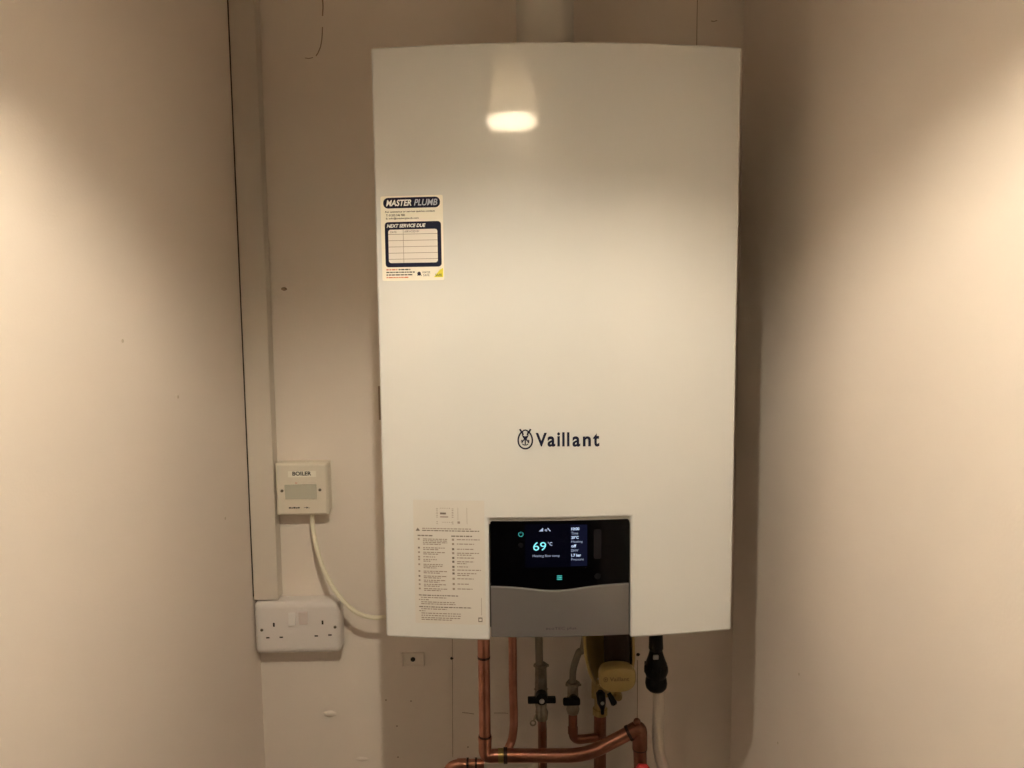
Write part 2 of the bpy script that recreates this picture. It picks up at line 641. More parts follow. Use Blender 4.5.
bm = nb()
patch(bm, G, *R4(240, 82, 505, 340), 0, nx=12)
patch(bm, G, *R4(505, 88, 602, 332), 1, nx=6)
patch(bm, G, *R4(640, 115, 685, 290), 2, r=.003, nx=4)
disc2(bm, G, *zp(662, 390), .004, .004, 2)
disc2(bm, G, *zp(215, 210), .0035, .0035, 2)
ob('screen', bm, ['lcd', 'lcd2', 'btn'], disp)
bm = nb()
text(bm, G2, '69', *R4(287, 190, 362, 240), 0, bold=0)
text(bm, G2, '°C', *R4(373, 190, 398, 211), 1)
text(bm, G2, 'Heating flow temp', *R4(284, 262, 441, 282), 3)
# status icons: signal bars, drop, flame
for k in range(4):
    patch(bm, G2, *R4(322 + k * 6, 124 - k * 5, 326 + k * 6, 128), 1, nx=1)
disc2(bm, G2, *zp(360, 121), .0012, .0012, 3)
stroke(bm, G2, [zp(364, 128), zp(372, 108)], .0006, 3)
stroke(bm, G2, [zp(374, 110), zp(381, 122), zp(388, 126)], .0008, 1)
rows = [('10:00', 104, 122, 556, 1), ('Time', 130, 147, 548, 3), ('20°C', 154, 172, 552, 1), ('Heating', 180, 198, 575, 3),
        ('off', 204, 222, 538, 1), ('DHW', 231, 247, 550, 3), ('1.7 bar', 258, 276, 566, 1), ('Pressure', 283, 298, 581, 3)]
for s, a, b, xr, m_ in rows:
    text(bm, G2, s, *R4(509, a, xr, b), m_, bold=.03 if m_ == 1 else 0)
ob('screen_readout', bm, ['cyan', 'white_e', 'teal', 'grey_e'], disp)
bm = nb()
c = zp(215, 145)
stroke(bm, G2, [(c[0] + .0028 * sin(a), c[1] + .0028 * cos(a)) for a in [radians(35 + 290 * k / 20) for k in range(21)]], .0008, 0)
stroke(bm, G2, [(c[0], c[1] + .0034), (c[0], c[1] + .0012)], .0007, 0)
tag(ob('power_button', bm, 'teal', disp), 'teal lit power symbol')
bm = nb()
for k in range(3):
    patch(bm, G2, *R4(425, 384 + k * 10, 455, 391 + k * 10), 0, nx=1)
tag(ob('menu_button', bm, 'teal', disp), 'teal lit menu symbol')

# grey lower cover, with its wavy top edge standing a little proud
bm = nb()
lx0, lx1 = CUT0 + .0012, CUT1 - .0010
xs = [lx0 + (lx1 - lx0) * k / 40 for k in range(41)]


def Yc(x):
    return F(x) + .0004


sheet(bm, xs, wave, lambda x: ZB + .0040, Yc, .016)
lower = ob('control_cover', bm, 'silver', boiler, bevel=.0012)
bm = nb()
Wc = Wd(-.0004 + .0005)
q = lambda a, b: fp(484 + a / 5.816, 510 + b / 5.816)
text(bm, Wc, 'ecoTEC plus', *R4(360, 678, 537, 702), 0)
ob('model_lettering', bm, 'emboss', lower)

# brand mark and lettering on the front
zl = lambda a, b: fp(500 + a / 9.309, 420 + b / 9.309)
bm = nb()
for ch, *b_ in (('V', 332, 118, 436, 247), ('a', 442, 150, 515, 249), ('i', 533, 113, 558, 246), ('l', 579, 113, 601, 246),
               ('l', 624, 113, 646, 246), ('a', 674, 150, 747, 249), ('n', 771, 150, 846, 246), ('t', 866, 122, 925, 248)):
    text(bm, Wd(.0005), ch, *R4(*b_, zl), 0, bold=.028)
ob('brand_lettering', bm, 'navy', boiler)
bm = nb()
Wl = Wd(.0005)
cx, cz = zl(235, 182)
rx, rz = 66 / 9.309 * .00121, 86 / 9.309 * .00121
egg = [(cx + rx * sin(a) * (1 - .10 * cos(a)), cz + rz * cos(a)) for a in [radians(38 + 284 * k / 40) for k in range(41)]]
stroke(bm, Wl, egg, .0019)
for s in (-1, 1):
    e = [zl(235 + s * 50, 84), zl(235 + s * 42, 100), zl(235 + s * 26, 118), zl(235 + s * 20, 142)]
    stroke(bm, Wl, e, .0021)
stroke(bm, Wl, [zl(208, 108), zl(220, 97), zl(235, 93), zl(250, 97), zl(262, 108)], .0016)
flat_poly(bm, [Wl(*zl(a, b)) for a, b in ((203, 140), (215, 166), (235, 190), (256, 166), (267, 140), (235, 152))])
for s in (-1, 1):
    stroke(bm, Wl, [zl(235 + s * 8, 178), zl(235 + s * 22, 196), zl(235 + s * 34, 214)], .0015)
    stroke(bm, Wl, [zl(235 + s * 30, 184), zl(235 + s * 36, 200)], .0013)
stroke(bm, Wl, [zl(235, 186), zl(235, 226)], .0015)
stroke(bm, Wl, [zl(208, 222), zl(222, 232), zl(248, 232), zl(262, 222)], .0013)
ob('brand_emblem', bm, 'navy', boiler)

# service sticker
zs_ = lambda a, b: fp(370 + a / 7.68, 185 + b / 7.68)
RS = lambda a, b, c, d: R4(a, b, c, d, zs_)
bm = nb()
# the sticker is a touch tilted with the perspective already, so it is drawn square on the cover
SX0, SX1, SZ0, SZ1 = -.1345, -.0590, 1.5365, 1.6370


def S(u, v):
    return SX0 + u * (SX1 - SX0), SZ0 + (1 - v) * (SZ1 - SZ0)


def SR(u0, v0, u1, v1):
    a, b = S(u0, v1), S(u1, v0)
    return a[0], b[0], a[1], b[1]


def paper(bm, x0, x1, z0, z1, r, t=.0003, mi=0):
    sheet(bm, xlist(x0, x1, r, 14), rounded_top(x0, x1, z1, r),
          lambda x: z0 + z1 - rounded_top(x0, x1, z1, r)(x), lambda x: F(x) - t, t * .8, mi)


paper(bm, SX0, SX1, SZ0, SZ1, .002)
a1, a2, a3 = Wd(.0006), Wd(.0009), Wd(.0012)
mats = ['sticker', 'navy', 'white', 'pale', 'ink', 'stickin', 'red', 'yellow', 'green', 'inklight', 'inkmid']
patch(bm, a1, *SR(.045, .02, .955, .145), 1, r=.0058, nx=12)
text(bm, a2, 'MASTER', *SR(.09, .045, .50, .12), 2, shear=.25, bold=.03)
text(bm, a2, 'PLUMB', *SR(.54, .045, .915, .12), 3, shear=.25, bold=.02)
text(bm, a1, 'For assistance or service queries contact', *SR(.075, .175, .87, .20), 4, bold=.02)
text(bm, a1, 'T: 01202 246 980', *SR(.085, .213, .39, .238), 4, bold=.02)
text(bm, a1, 'E: info@masterplumb.com', *SR(.085, .252, .61, .278), 4, bold=.02)
patch(bm, a1, *SR(.06, .305, .965, .84), 1, r=.004, nx=12)
text(bm, a2, 'NEXT SERVICE DUE', *SR(.095, .330, .72, .372), 2, shear=.25, bold=.025)
patch(bm, a2, *SR(.115, .395, .905, .79), 5, r=.003, nx=12)
text(bm, a3, 'DATE', *SR(.15, .412, .25, .436), 10)
text(bm, a3, 'SERVICED BY', *SR(.38, .408, .62, .432), 10)
for v in (.448, .522, .596, .67, .742):
    patch(bm, a3, *SR(.115, v, .905, v + .006), 9, nx=8)
patch(bm, a3, *SR(.355, .395, .362, .79), 9, nx=1)
for v, m_, e in ((.862, 6, .18), (.893, 4, .46), (.924, 4, .42), (.955, 6, .36)):
    x0, x1, z0, z1 = SR(.07, v, .07 + e, v + .014)
    words(bm, a1, x0, x1, (z0 + z1) / 2, z1 - z0, m_)
x0, x1, z0, z1 = SR(.27, .862, .46, .876)
words(bm, a1, x0, x1, (z0 + z1) / 2, z1 - z0, 4)
disc2(bm, a1, *S(.60, .92), .0022, .0024, 1)
stroke(bm, a1, [S(.575, .945), S(.60, .90), S(.635, .945)], .001, 1)
text(bm, a1, 'WATER', *SR(.65, .893, .78, .918), 1)
text(bm, a1, 'SAFE', *SR(.665, .928, .765, .952), 1)
flat_poly(bm, [a1(*S(*p)) for p in ((.835, .965), (.985, .965), (.985, .855), (.93, .88))], 7)
text(bm, a2, 'SAFE', *SR(.86, .925, .965, .955), 8, bold=.02)
ob('service_sticker', bm, mats, boiler)['label'] = 'white service sticker with a navy header and table'

# instruction label
IX0, IX1, IZ0, IZ1 = -.1030, -.0145, 1.1090, 1.2670


def S2(u, v):
    return IX0 + u * (IX1 - IX0), IZ0 + (1 - v) * (IZ1 - IZ0)


def SQ(u0, v0, u1, v1):
    a, b = S2(u0, v1), S2(u1, v0)
    return a[0], b[0], a[1], b[1]


def L(px, py):      # close-up coordinates of the label -> u, v
    return (px - 45) / 382, (py - 58) / 653


bm = nb()
paper(bm, IX0, IX1, IZ0, IZ1, .0012)
mats = ['paper', 'ink', 'inkmid', 'inklight', 'sticker']


def LQ(x0, y0, x1, y1):
    a, b = L(x0, y0), L(x1, y1)
    return SQ(*a, *b)


def lw(x0, x1, y, h=5, mi=3):
    a = LQ(x0, y - h / 2, x1, y + h / 2)
    words(bm, a1, a[0], a[1], (a[2] + a[3]) / 2, a[3] - a[2], mi)


for y in (100, 108, 118, 126, 135, 144, 168, 178):
    patch(bm, a2, *LQ(170, y, 178, y + 3), 3, nx=1)
    patch(bm, a2, *LQ(253, y, 262, y + 3), 3, nx=1)
for x in range(190, 250, 12):
    patch(bm, a2, *LQ(x, 97, x + 6, 100), 3, nx=1)
    patch(bm, a2, *LQ(x + 12, 170, x + 18, 173), 3, nx=1)
patch(bm, a2, *LQ(190, 121, 222, 131), 2, nx=2)
patch(bm, a2, *LQ(190, 141, 234, 147), 3, nx=2)
patch(bm, a2, *LQ(283, 166, 296, 178), 3, nx=1)
stroke(bm, a2, [S2(*L(a, b)) for a, b in ((286, 95), (286, 160))], .0004, 3)
stroke(bm, a2, [S2(*L(a, b)) for a, b in ((334, 95), (334, 180))], .0004, 3)
flat_poly(bm, [a1(*S2(*L(a, b))) for a, b in ((56, 220), (80, 220), (68, 203))], 2)
lw(92, 355, 206); lw(92, 398, 217, 5, 2)
lw(66, 148, 244, 6, 2); lw(248, 360, 244, 6, 2)
for y, n_, e in ((262, 4, 226), (308, 2, 212), (332, 2, 212), (356, 1, 160), (370, 2, 168), (396, 3, 200), (432, 2, 222), (458, 2, 222), (480, 2, 215), (502, 2, 215), (525, 2, 222)):
    patch(bm, a1, *LQ(67, y - 4, 77, y + 5), 2 if y in (308, 458) else 3, nx=1)
    for k in range(n_):
        lw(95, e - (35 if k == n_ - 1 and n_ > 1 else 0), y + k * 9)
for y, n_, e in ((262, 1, 400), (285, 1, 370), (312, 1, 370), (333, 2, 395), (358, 1, 370), (378, 2, 368), (405, 1, 335), (422, 1, 405), (440, 2, 380), (468, 1, 365), (496, 1, 338), (522, 1, 358)):
    patch(bm, a1, *LQ(251, y - 5, 263, y + 6), 2 if y in (312, 358, 378, 405, 440) else 3, nx=1)
    for k in range(n_):
        lw(277, e - (40 if k else 0), y + k * 10)
for y, e, m_ in ((560, 280, 2), (572, 218, 3), (596, 262, 3), (606, 265, 3), (622, 352, 2), (633, 218, 3), (656, 292, 3), (668, 292, 3), (680, 292, 3), (690, 245, 3)):
    lw(66 if m_ == 2 else 78, e, y, 5, m_)
lw(66, 120, 584)
lw(66, 100, 644)
patch(bm, a1, *LQ(387, 672, 409, 696), 2, nx=1)
patch(bm, a2, *LQ(391, 677, 405, 691), 0, nx=1)
stroke(bm, a1, [S2(*L(a, b)) for a, b in ((405, 568), (405, 660))], .0005, 3)
ob('instruction_label', bm, mats, boiler)['label'] = 'pale pink paper label of fine operating instructions'

# flue rising behind the top of the boiler
fl = at(545, 20, 1.13)
bm = nb()
tube(bm, [(fl.x, 1.13, ZT - .006), (fl.x, 1.13, ZT + .02)], .047, 40)
tube(bm, [(fl.x, 1.13, ZT + .02), (fl.x, 1.13, ZC - .001)], .0405, 40)
fo = ob('flue_pipe', bm, 'flue')
tag(fo, 'white round flue pipe rising from the boiler top to the ceiling', 'flue')

# ---------------------------------------------------------------- trunking, spur, socket, cable
bm = nb()
box(bm, -.4090, -.3680, 1.2625, WY - .0005, 1.0180, ZC - .002)
tk = ob('cable_trunking', bm, 'pvc', bevel=.0012)
tag(tk, 'white square plastic cable trunking running up the left corner', 'trunking')

# fused spur
sx0, sx1, sz0, sz1 = -.3632, -.2772, 1.1645, 1.2520
spur = empty('fused_spur', (-.32, WY, sz0), 'square cream switch plate marked BOILER beside the trunking', 'switch')
bm = nb()
box(bm, sx0 + .001, sx1 - .001, 1.266, WY - .0004, sz0 + .001, sz1 - .001)
ob('back_box', bm, 'spurp', spur, bevel=.003)
bm = nb()
# plate with a sloping bevel all round
a = [(sx0, sz0), (sx1, sz0), (sx1, sz1), (sx0, sz1)]
b = [(sx0 + .0035, sz0 + .0035), (sx1 - .0035, sz0 + .0035), (sx1 - .0035, sz1 - .0035), (sx0 + .0035, sz1 - .0035)]
L0 = [bm.verts.new((x, 1.2658, z)) for x, z in a]
L1 = [bm.verts.new((x, 1.2585, z)) for x, z in a]
L2 = [bm.verts.new((x, 1.2545, z)) for x, z in b]
for P, Q in ((L0, L1), (L1, L2)):
    for k in range(4):
        bm.faces.new((P[k], P[(k + 1) % 4], Q[(k + 1) % 4], Q[k]))
bm.faces.new(L2); bm.faces.new(L0[::-1])
ob('face_plate', bm, 'spurp', spur, bevel=.0008)
SP = lambda a, b: (lambda p: (p.x, p.z))(at(265 + a / 9.6, 450 + b / 9.6, 1.2545))
WS = lambda x, z: Vector((x, 1.2541, z))
WS2 = lambda x, z: Vector((x, 1.2537, z))
cxs = (sx0 + sx1) / 2
bm = nb()
x0, z0 = SP(222, 262); x1, z1 = SP(488, 200)
box(bm, x0, x1, 1.2541, 1.2547, z0, z1)
text(bm, lambda x, z: Vector((x, 1.2537, z)), 'BOILER', *[v for v in (SP(255, 0)[0], SP(437, 0)[0], SP(0, 250)[1], SP(0, 211)[1])], 1, bold=.03)
tag(ob('name_tape', bm, ['sticker', 'ink'], spur), 'pale label strip reading BOILER')
bm = nb()
x0, z0 = SP(190, 478); x1, z1 = SP(497, 302)
for (p, q_, r_, s_) in ((x0, x1, z0, z0 + .0008), (x0, x1, z1 - .0008, z1), (x0, x0 + .0008, z0, z1), (x1 - .0008, x1, z0, z1)):
    box(bm, p, q_, 1.2535, 1.2547, r_, s_)
box(bm, x0 + .0008, x1 - .0008, 1.2540, 1.2547, z1 - .0045, z1 - .0008)
ob('rocker_surround', bm, 'spurp', spur)
bm = nb()
zr = z1 - .0048
vs = [bm.verts.new(c) for c in ((x0 + .001, 1.2540, z0 + .001), (x1 - .001, 1.2540, z0 + .001), (x1 - .001, 1.2510, zr), (x0 + .001, 1.2510, zr),
                                (x0 + .001, 1.2550, z0 + .001), (x1 - .001, 1.2550, z0 + .001), (x1 - .001, 1.2550, zr), (x0 + .001, 1.2550, zr))]
for f in ((0, 1, 2, 3), (4, 7, 6, 5), (0, 4, 5, 1), (1, 5, 6, 2), (2, 6, 7, 3), (3, 7, 4, 0)):
    bm.faces.new([vs[i] for i in f])
tag(ob('rocker_switch', bm, 'spurin', spur, bevel=.0005), 'wide smoky grey rocker')
bm = nb()
x, z = SP(300, 317)
box(bm, x - .0015, x + .0015, 1.2536, 1.2541, z - .0005, z + .0006)
ob('on_mark', bm, 'red', spur)
for a_, b_ in ((163, 393), (527, 383)):
    x, z = SP(a_, b_)
    bm = nb()
    tube(bm, [(x, 1.2530, z), (x, 1.2548, z)], [.0022, .0026], 16)
    box(bm, x - .002, x + .002, 1.2527, 1.2531, z - .0003, z + .0003, 1)
    ob('screw', bm, ['screw', 'slot'], spur)
bm = nb()
x0, z0 = SP(230, 562)
x = x0
for wl, h in ((.0034, .0024), (.0030, .0019), (.0034, .0026), (.0030, .0019), (.003, .0024)):
    patch(bm, WS, x, x + wl, z0, z0 + h, 0, nx=1)
    x += wl + .0005
x0, z0 = SP(375, 553)
stroke(bm, WS, [(x0, z0), (x0 + .0045, z0)], .0007)
flat_poly(bm, [WS(x0 + .0040, z0 - .0016), WS(x0 + .0075, z0), WS(x0 + .0040, z0 + .0018)])
stroke(bm, WS, [(x0 + .0072, z0 - .0006), (x0 + .0095, z0 - .0006)], .0007)
ob('plate_print', bm, 'ink', spur)

# double socket
kx0, kx1, kz0, kz1 = -.4070, -.2640, .9275, 1.0165
sock = empty('double_socket', ((kx0 + kx1) / 2, WY, kz0), 'white double plug socket with two switches below the trunking', 'socket')
bm = nb()
box(bm, kx0 + .001, kx1 - .0005, 1.2625, WY - .0004, kz0 + .001, kz1 - .001)
ob('back_box', bm, 'socketp', sock, bevel=.004)
bm = nb()
# face plate: pillow section, rounded corners
NX, NZ = 24, 16
gv = {}
KY = 1.2535
for i in range(NX + 1):
    for j in range(NZ + 1):
        u = -1 + 2 * i / NX; v = -1 + 2 * j / NZ
        x = (kx0 + kx1) / 2 + u * (kx1 - kx0) / 2
        z = (kz0 + kz1) / 2 + v * (kz1 - kz0) / 2
        ex = max(0, abs(x - (kx0 + kx1) / 2) - ((kx1 - kx0) / 2 - .007)) / .007
        ez = max(0, abs(z - (kz0 + kz1) / 2) - ((kz1 - kz0) / 2 - .007)) / .007
        if ex > 0 and ez > 0:          # pull the corner vertices onto the rounded corner
            m_ = max(ex, ez); l = math.hypot(ex, ez)
            k = m_ / l
            x = (kx0 + kx1) / 2 + math.copysign((kx1 - kx0) / 2 - .007 + .007 * ex * k, u)
            z = (kz0 + kz1) / 2 + math.copysign((kz1 - kz0) / 2 - .007 + .007 * ez * k, v)
            e = m_
        else:
            e = max(ex, ez)
        y = KY + .0055 * (1 - math.sqrt(max(0, 1 - e * e)))
        gv[i, j] = bm.verts.new((x, y, z))
for i in range(NX):
    for j in range(NZ):
        bm.faces.new((gv[i, j], gv[i + 1, j], gv[i + 1, j + 1], gv[i, j + 1]))
rim = [gv[i, 0] for i in range(NX)] + [gv[NX, j] for j in range(NZ)] + [gv[i, NZ] for i in range(NX, 0, -1)] + [gv[0, j] for j in range(NZ, 0, -1)]
bk = [bm.verts.new((v.co.x, 1.2635, v.co.z)) for v in rim]
for k in range(len(rim)):
    k2 = (k + 1) % len(rim)
    bm.faces.new((rim[k], bk[k], bk[k2], rim[k2]))
bm.faces.new(bk)
ob('face_plate', bm, 'socketp', sock, angle=50)
KP = lambda a, b: (lambda p: (p.x, p.z))(at(250 + a / 4.315, 590 + b / 4.315, KY))
for k, (a_, b_, c_, d_) in enumerate(((167, 98, 195, 152), (212, 92, 248, 150))):
    x0, z0 = KP(a_, d_); x1, z1 = KP(c_, b_)
    if k == 0: x0 -= .0004
    bm = nb()
    ya, yb = (KY - .0042, KY - .0008) if k == 0 else (KY - .0008, KY - .0035)
    vs = [bm.verts.new(c) for c in ((x0, ya, z0), (x1, ya, z0), (x1, yb, z1), (x0, yb, z1),
                                    (x0, KY + .001, z0), (x1, KY + .001, z0), (x1, KY + .001, z1), (x0, KY + .001, z1))]
    for f in ((0, 1, 2, 3), (4, 7, 6, 5), (0, 4, 5, 1), (1, 5, 6, 2), (2, 6, 7, 3), (3, 7, 4, 0)):
        bm.faces.new([vs[i] for i in f])
    o = ob('rocker_switch', bm, 'rock' if k == 0 else 'rock2', sock, bevel=.0008)
    o['label'] = 'white switch pressed at its top' if k == 0 else 'pinkish switch pressed at its bottom'
for (pts) in (((103, 150, .0015, .0034), (77, 206, .0029, .0012), (135, 204, .0029, .0012)),
              ((313, 140, .0015, .0034), (286, 198, .0029, .0012), (345, 194, .0029, .0012))):
    bm = nb()
    for a_, b_, hx, hz in pts:
        x, z = KP(a_, b_)
        box(bm, x - hx, x + hx, KY - .0003, KY + .002, z - hz, z + hz)
    ob('pin_holes', bm, 'slot', sock)
for a_, b_ in ((51, 173), (367, 160)):
    x, z = KP(a_, b_)
    bm = nb()
    tube(bm, [(x, KY - .0012, z), (x, KY + .001, z)], [.0023, .0028], 16)
    box(bm, x - .002, x + .002, KY - .0015, KY - .0011, z - .0003, z + .0003, 1)
    ob('screw', bm, ['screw', 'slot'], sock)

# flex from the spur to the boiler
cp = [(312.5, 512, 1.272), (312.5, 524, 1.270), (316.5, 547, 1.256), (324, 570, 1.245), (335.5, 591, 1.236), (349.5, 607, 1.230), (361, 614.5, 1.230), (373, 617.5, 1.232), (386, 617, 1.236), (410, 612, 1.246)]
bm = nb()
tube(bm, spline([at(*p) for p in cp], 8), .0038, 14)
cb = ob('power_flex', bm, 'cable')
tag(cb, 'cream cable hanging from the BOILER switch and looping behind the boiler', 'cable')

# ---------------------------------------------------------------- pipework
PY = 1.19
ZIN = ZB + .02       # pipes run up into the casing


def vert(px, py, Y=PY):
    return at(px, py, Y)


def vrun(bm, px, y0, y1, r, Y=PY, mi=0, n=24):
    """vertical tube centred where the photo shows it, between two heights"""
    a = at(px, y0, Y); b = at(px, y1, Y)
    x = at(px, (y0 + y1) / 2, Y).x
    tube(bm, [(x, Y, a.z), (x, Y, b.z)], r, n, mi)


# A: 22 mm copper flow pipe with its long run to the right
xa = -.0225
zh = at(550, 754.5, PY).z
hp = empty('copper_flow_pipe', (xa, PY, zh), 'bright thick copper pipe dropping left of the others and turning along the bottom', 'pipe')
bm = nb()
tube(bm, [(xa, PY, ZIN), (xa, PY, zh + .026)], .0095, 28)
ob('upright_pipe', bm, 'copper', hp)
za = at(485, 657, PY).z; zb_ = at(485, 736, PY).z
bm = nb()
tube(bm, [(xa, PY, ZIN), (xa, PY, za + .002)], .0100, 28)
ob('socket_fitting', bm, 'copper', hp)
for z_ in (za, zb_):
    bm = nb()
    ringed(bm, (xa, PY, z_), (0, 0, 1), .0102, .0038)
    ob('joint_ring', bm, 'ring', hp)
bm = nb()
xe = at(500, 755, PY).x
tube(bm, arc_path([(xa, PY, zb_ - .001), (xa, PY, zh), (xe + .001, PY, zh)], .010, 10), .0108, 28)
ringed(bm, (xa, PY, zb_ - .004), (0, 0, 1), .0112, .004)
ob('elbow', bm, 'copper', hp)
bm = nb()
x2 = at(504.5, 755, PY).x
tube(bm, [(xe - .003, PY, zh), (x2, PY, zh)], .0114, 28)
tag(ob('collar', bm, 'brass', hp), 'dull brass collar')
bm = nb()
ringed(bm, (x2 + .0015, PY, zh), (1, 0, 0), .0126, .006)
ob('joint_ring', bm, 'ring', hp)
pts = arc_path([(x2, PY, zh), at(586, 755.5, PY), at(629, 733, PY)], .03, 10)
bm = nb()
tube(bm, pts, .0110, 28)
ob('long_pipe', bm, 'copper', hp)
e0 = at(629, 733, PY); e1 = at(639, 727, PY); e2 = at(639.8, 748, PY); e3 = at(641, 790, PY)
bm = nb()
ringed(bm, e0, (e0 - at(586, 755.5, PY)), .0128, .005)
ringed(bm, e2, (e3 - e2), .0120, .004)
ob('joint_ring', bm, 'ring', hp)
bm = nb()
tube(bm, arc_path([e0 + (e1 - e0) * .05, e1 + Vector((.001, 0, .000)), e2], .014, 10), .0122, 28)
bmesh.ops.create_uvsphere(bm, u_segments=14, v_segments=10, radius=.006, matrix=Matrix.Translation(e1 + Vector((-.004, -.003, .011))))
ob('elbow', bm, 'copperd', hp)
bm = nb()
tube(bm, [e2, e3, (e3.x, e3.y, 0)], .0108, 24)
ob('down_pipe', bm, 'copperd', hp)
rc = at(644, 772, PY - .022)
bm = nb()
tube(bm, [rc + Vector((-.011, 0, .004)), rc + Vector((-.007, 0, .008)), rc + Vector((.002, 0, .007)), rc + Vector((.012, 0, -.006)), rc + Vector((.014, 0, -.03))], [.004, .006, .0065, .006, .005], 14)
tube(bm, [rc + Vector((0, .024, 0)), rc], .005, 12)
tag(ob('valve_handle', bm, 'redp', hp), 'red plastic valve handle')

# left return stub behind the elbow
zl_ = at(470, 764.5, PY + .004).z
lp = hp
bm = nb()
p0 = Vector((xa - .002, PY + .004, zl_)); pc_ = Vector((at(449, 763, PY).x, PY + .004, zl_))
pd = Vector((at(444, 790, PY).x, PY + .004, zl_ - .05))
tube(bm, arc_path([p0, pc_, pd, Vector((pd.x, pd.y, 0))], .016, 8), .0086, 24)
ob('bent_pipe', bm, 'copper', lp)
for px in (467.5, 476):
    bm = nb()
    ringed(bm, (at(px, 763, PY).x, PY + .004, zl_), (1, 0, 0), .0104, .0034)
    ob('joint_ring', bm, 'ring', lp)
bm = nb()
tube(bm, [(at(457, 763, PY).x, PY + .004, zl_), (at(466, 763, PY).x, PY + .004, zl_)], .0098, 24)
ob('fitting_sleeve', bm, 'copper', lp)

# B: 15 mm copper curving into the elbow
bm = nb()
Yb = PY + .022
bpts = [at(512.4, 655, Yb), at(513, 690, Yb), at(513.8, 715, Yb), at(513.4, 730, Yb), at(511.5, 741, Yb), at(508, 749, Yb - .008)]
bpts[0].x = bpts[1].x
bpts = [Vector((bpts[1].x - .0005, Yb, ZIN))] + bpts
tube(bm, spline(bpts, 8), .0070, 22)
o = ob('copper_branch_pipe', bm, 'copper')
tag(o, 'thin copper pipe just right of the thick one, curving left into its elbow', 'pipe')


# C: filling valve with a black T handle
def braided(pts, r, name, label, parent=None):
    bm = nb()
    tube(bm, spline(pts, 10), r, 18)
    o = ob(name, bm, 'hose', parent)
    return o


Yc_ = 1.20
V1 = empty('isolating_valve', at(541, 722, Yc_), 'nickel valve with a black T-handle on the middle hose', 'valve')
xc = at(541, 700, Yc_).x
braided([(at(538.5, 640, Yc_).x, Yc_, ZIN), at(539, 650, Yc_), at(540, 669, Yc_)], .0062, 'braided_hose', '', V1)
Z = lambda py, Y=Yc_: at(541, py, Y).z
bm = nb()
tube(bm, [(xc, Yc_, Z(664)), (xc, Yc_, Z(666)), (xc, Yc_, Z(666.2)), (xc, Yc_, Z(688)), (xc, Yc_, Z(689))], [.0115, .0125, .0092, .0100, .0120], 6)
tube(bm, [(xc, Yc_, Z(689)), (xc, Yc_, Z(697)), (xc, Yc_, Z(708)), (xc + .001, Yc_, Z(712)), (xc + .001, Yc_, Z(719))], [.0100, .0115, .0088, .0108, .0096], 20)
tube(bm, [(xc - .011, Yc_, Z(665.5)), (xc + .013, Yc_, Z(665.5))], .0022, 8)
ob('valve_body', bm, 'nickel', V1)
bm = nb()
hz = at(541, 699.7, Yc_ - .02).z
box(bm, xc - .0225, xc + .0225, Yc_ - .024, Yc_ - .015, hz - .0052, hz + .0042)
tube(bm, [(xc, Yc_ - .008, hz + .002), (xc, Yc_ - .0245, hz + .002)], .0098, 24)
ob('tee_handle', bm, 'black', V1, bevel=.0015)
bm = nb()
tube(bm, [(xc, Yc_ - .0245, hz - .0005), (xc, Yc_ - .0262, hz - .0005)], [.0042, .0034], 16)
ob('screw', bm, 'grey', V1)
bm = nb()
dp = at(533, 723, Yc_ - .008)
ringp = [dp + Vector((.0042 * cos(a), 0, .0042 * sin(a))) for a in [2 * pi * k / 16 for k in range(17)]]
tube(bm, ringp, .0014, 8)
tube(bm, [Vector((xc - .008, Yc_ - .006, Z(712))), Vector((xc - .0115, Yc_ - .008, Z(716))), dp + Vector((.001, 0, .004))], .0018, 8)
ob('drain_cap', bm, 'nickel', V1)
bm = nb()
xq = at(542.5, 740, Yc_ + .02).x
tube(bm, [(xc + .001, Yc_, Z(718)), (xq, Yc_ + .022, at(542.5, 728, Yc_ + .022).z), (xq, Yc_ + .022, 0)], .0075, 22)
o = ob('copper_cold_pipe', bm, 'copperd')
tag(o, 'dark brown copper pipe under the black T-handle valve, passing behind the long copper pipe', 'pipe')

# D: second valve with lever handle seen end-on
Yd = 1.225
V2 = empty('isolating_valve', at(573, 712, Yd), 'small valve with a short black lever below the curved braided hose', 'valve')
xd = at(572.8, 700, Yd).x
Zd = lambda py: at(573, py, Yd).z
braided([Vector((at(590, 620, Yd).x, Yd, ZIN)), at(584.5, 640, Yd), at(578.5, 653, Yd), at(573.5, 668, Yd), at(572.5, 683, Yd)], .0057, 'braided_hose', '', V2)
bm = nb()
tube(bm, [(xd, Yd, Zd(682)), (xd, Yd, Zd(685)), (xd, Yd, Zd(685.3)), (xd, Yd, Zd(697))], [.0115, .0125, .0088, .0092], 6)
tube(bm, [(xd, Yd, Zd(697)), (xd, Yd, Zd(706)), (xd, Yd, Zd(709)), (xd, Yd, Zd(713))], [.010, .010, .0112, .0092], 20)
tube(bm, [(xd - .012, Yd, Zd(685)), (xd + .014, Yd, Zd(685))], .0020, 8)
ob('valve_body', bm, 'nickel', V2)
bm = nb()
hz = at(570, 701.8, Yd - .018).z
box(bm, at(562, 700, Yd).x, at(579, 700, Yd).x, Yd - .023, Yd - .012, hz - .0055, hz + .0058)
tube(bm, [(xd, Yd - .005, hz), (xd, Yd - .016, hz)], .008, 20)
ob('lever_handle', bm, 'black', V2, bevel=.003)
bm = nb()
zE = at(576, 740, Yd).z
tube(bm, arc_path([(xd, Yd, Zd(711)), (xd, Yd, zE), (at(598, 740, Yd).x, Yd + .006, zE)], .014, 10), .0075, 22)
tube(bm, [(xd, Yd, Zd(727)), (xd, Yd, Zd(733))], .0085, 22)
o = ob('copper_elbow_pipe', bm, 'copperd')
tag(o, 'dark copper pipe bending right below the short black lever valve', 'pipe')

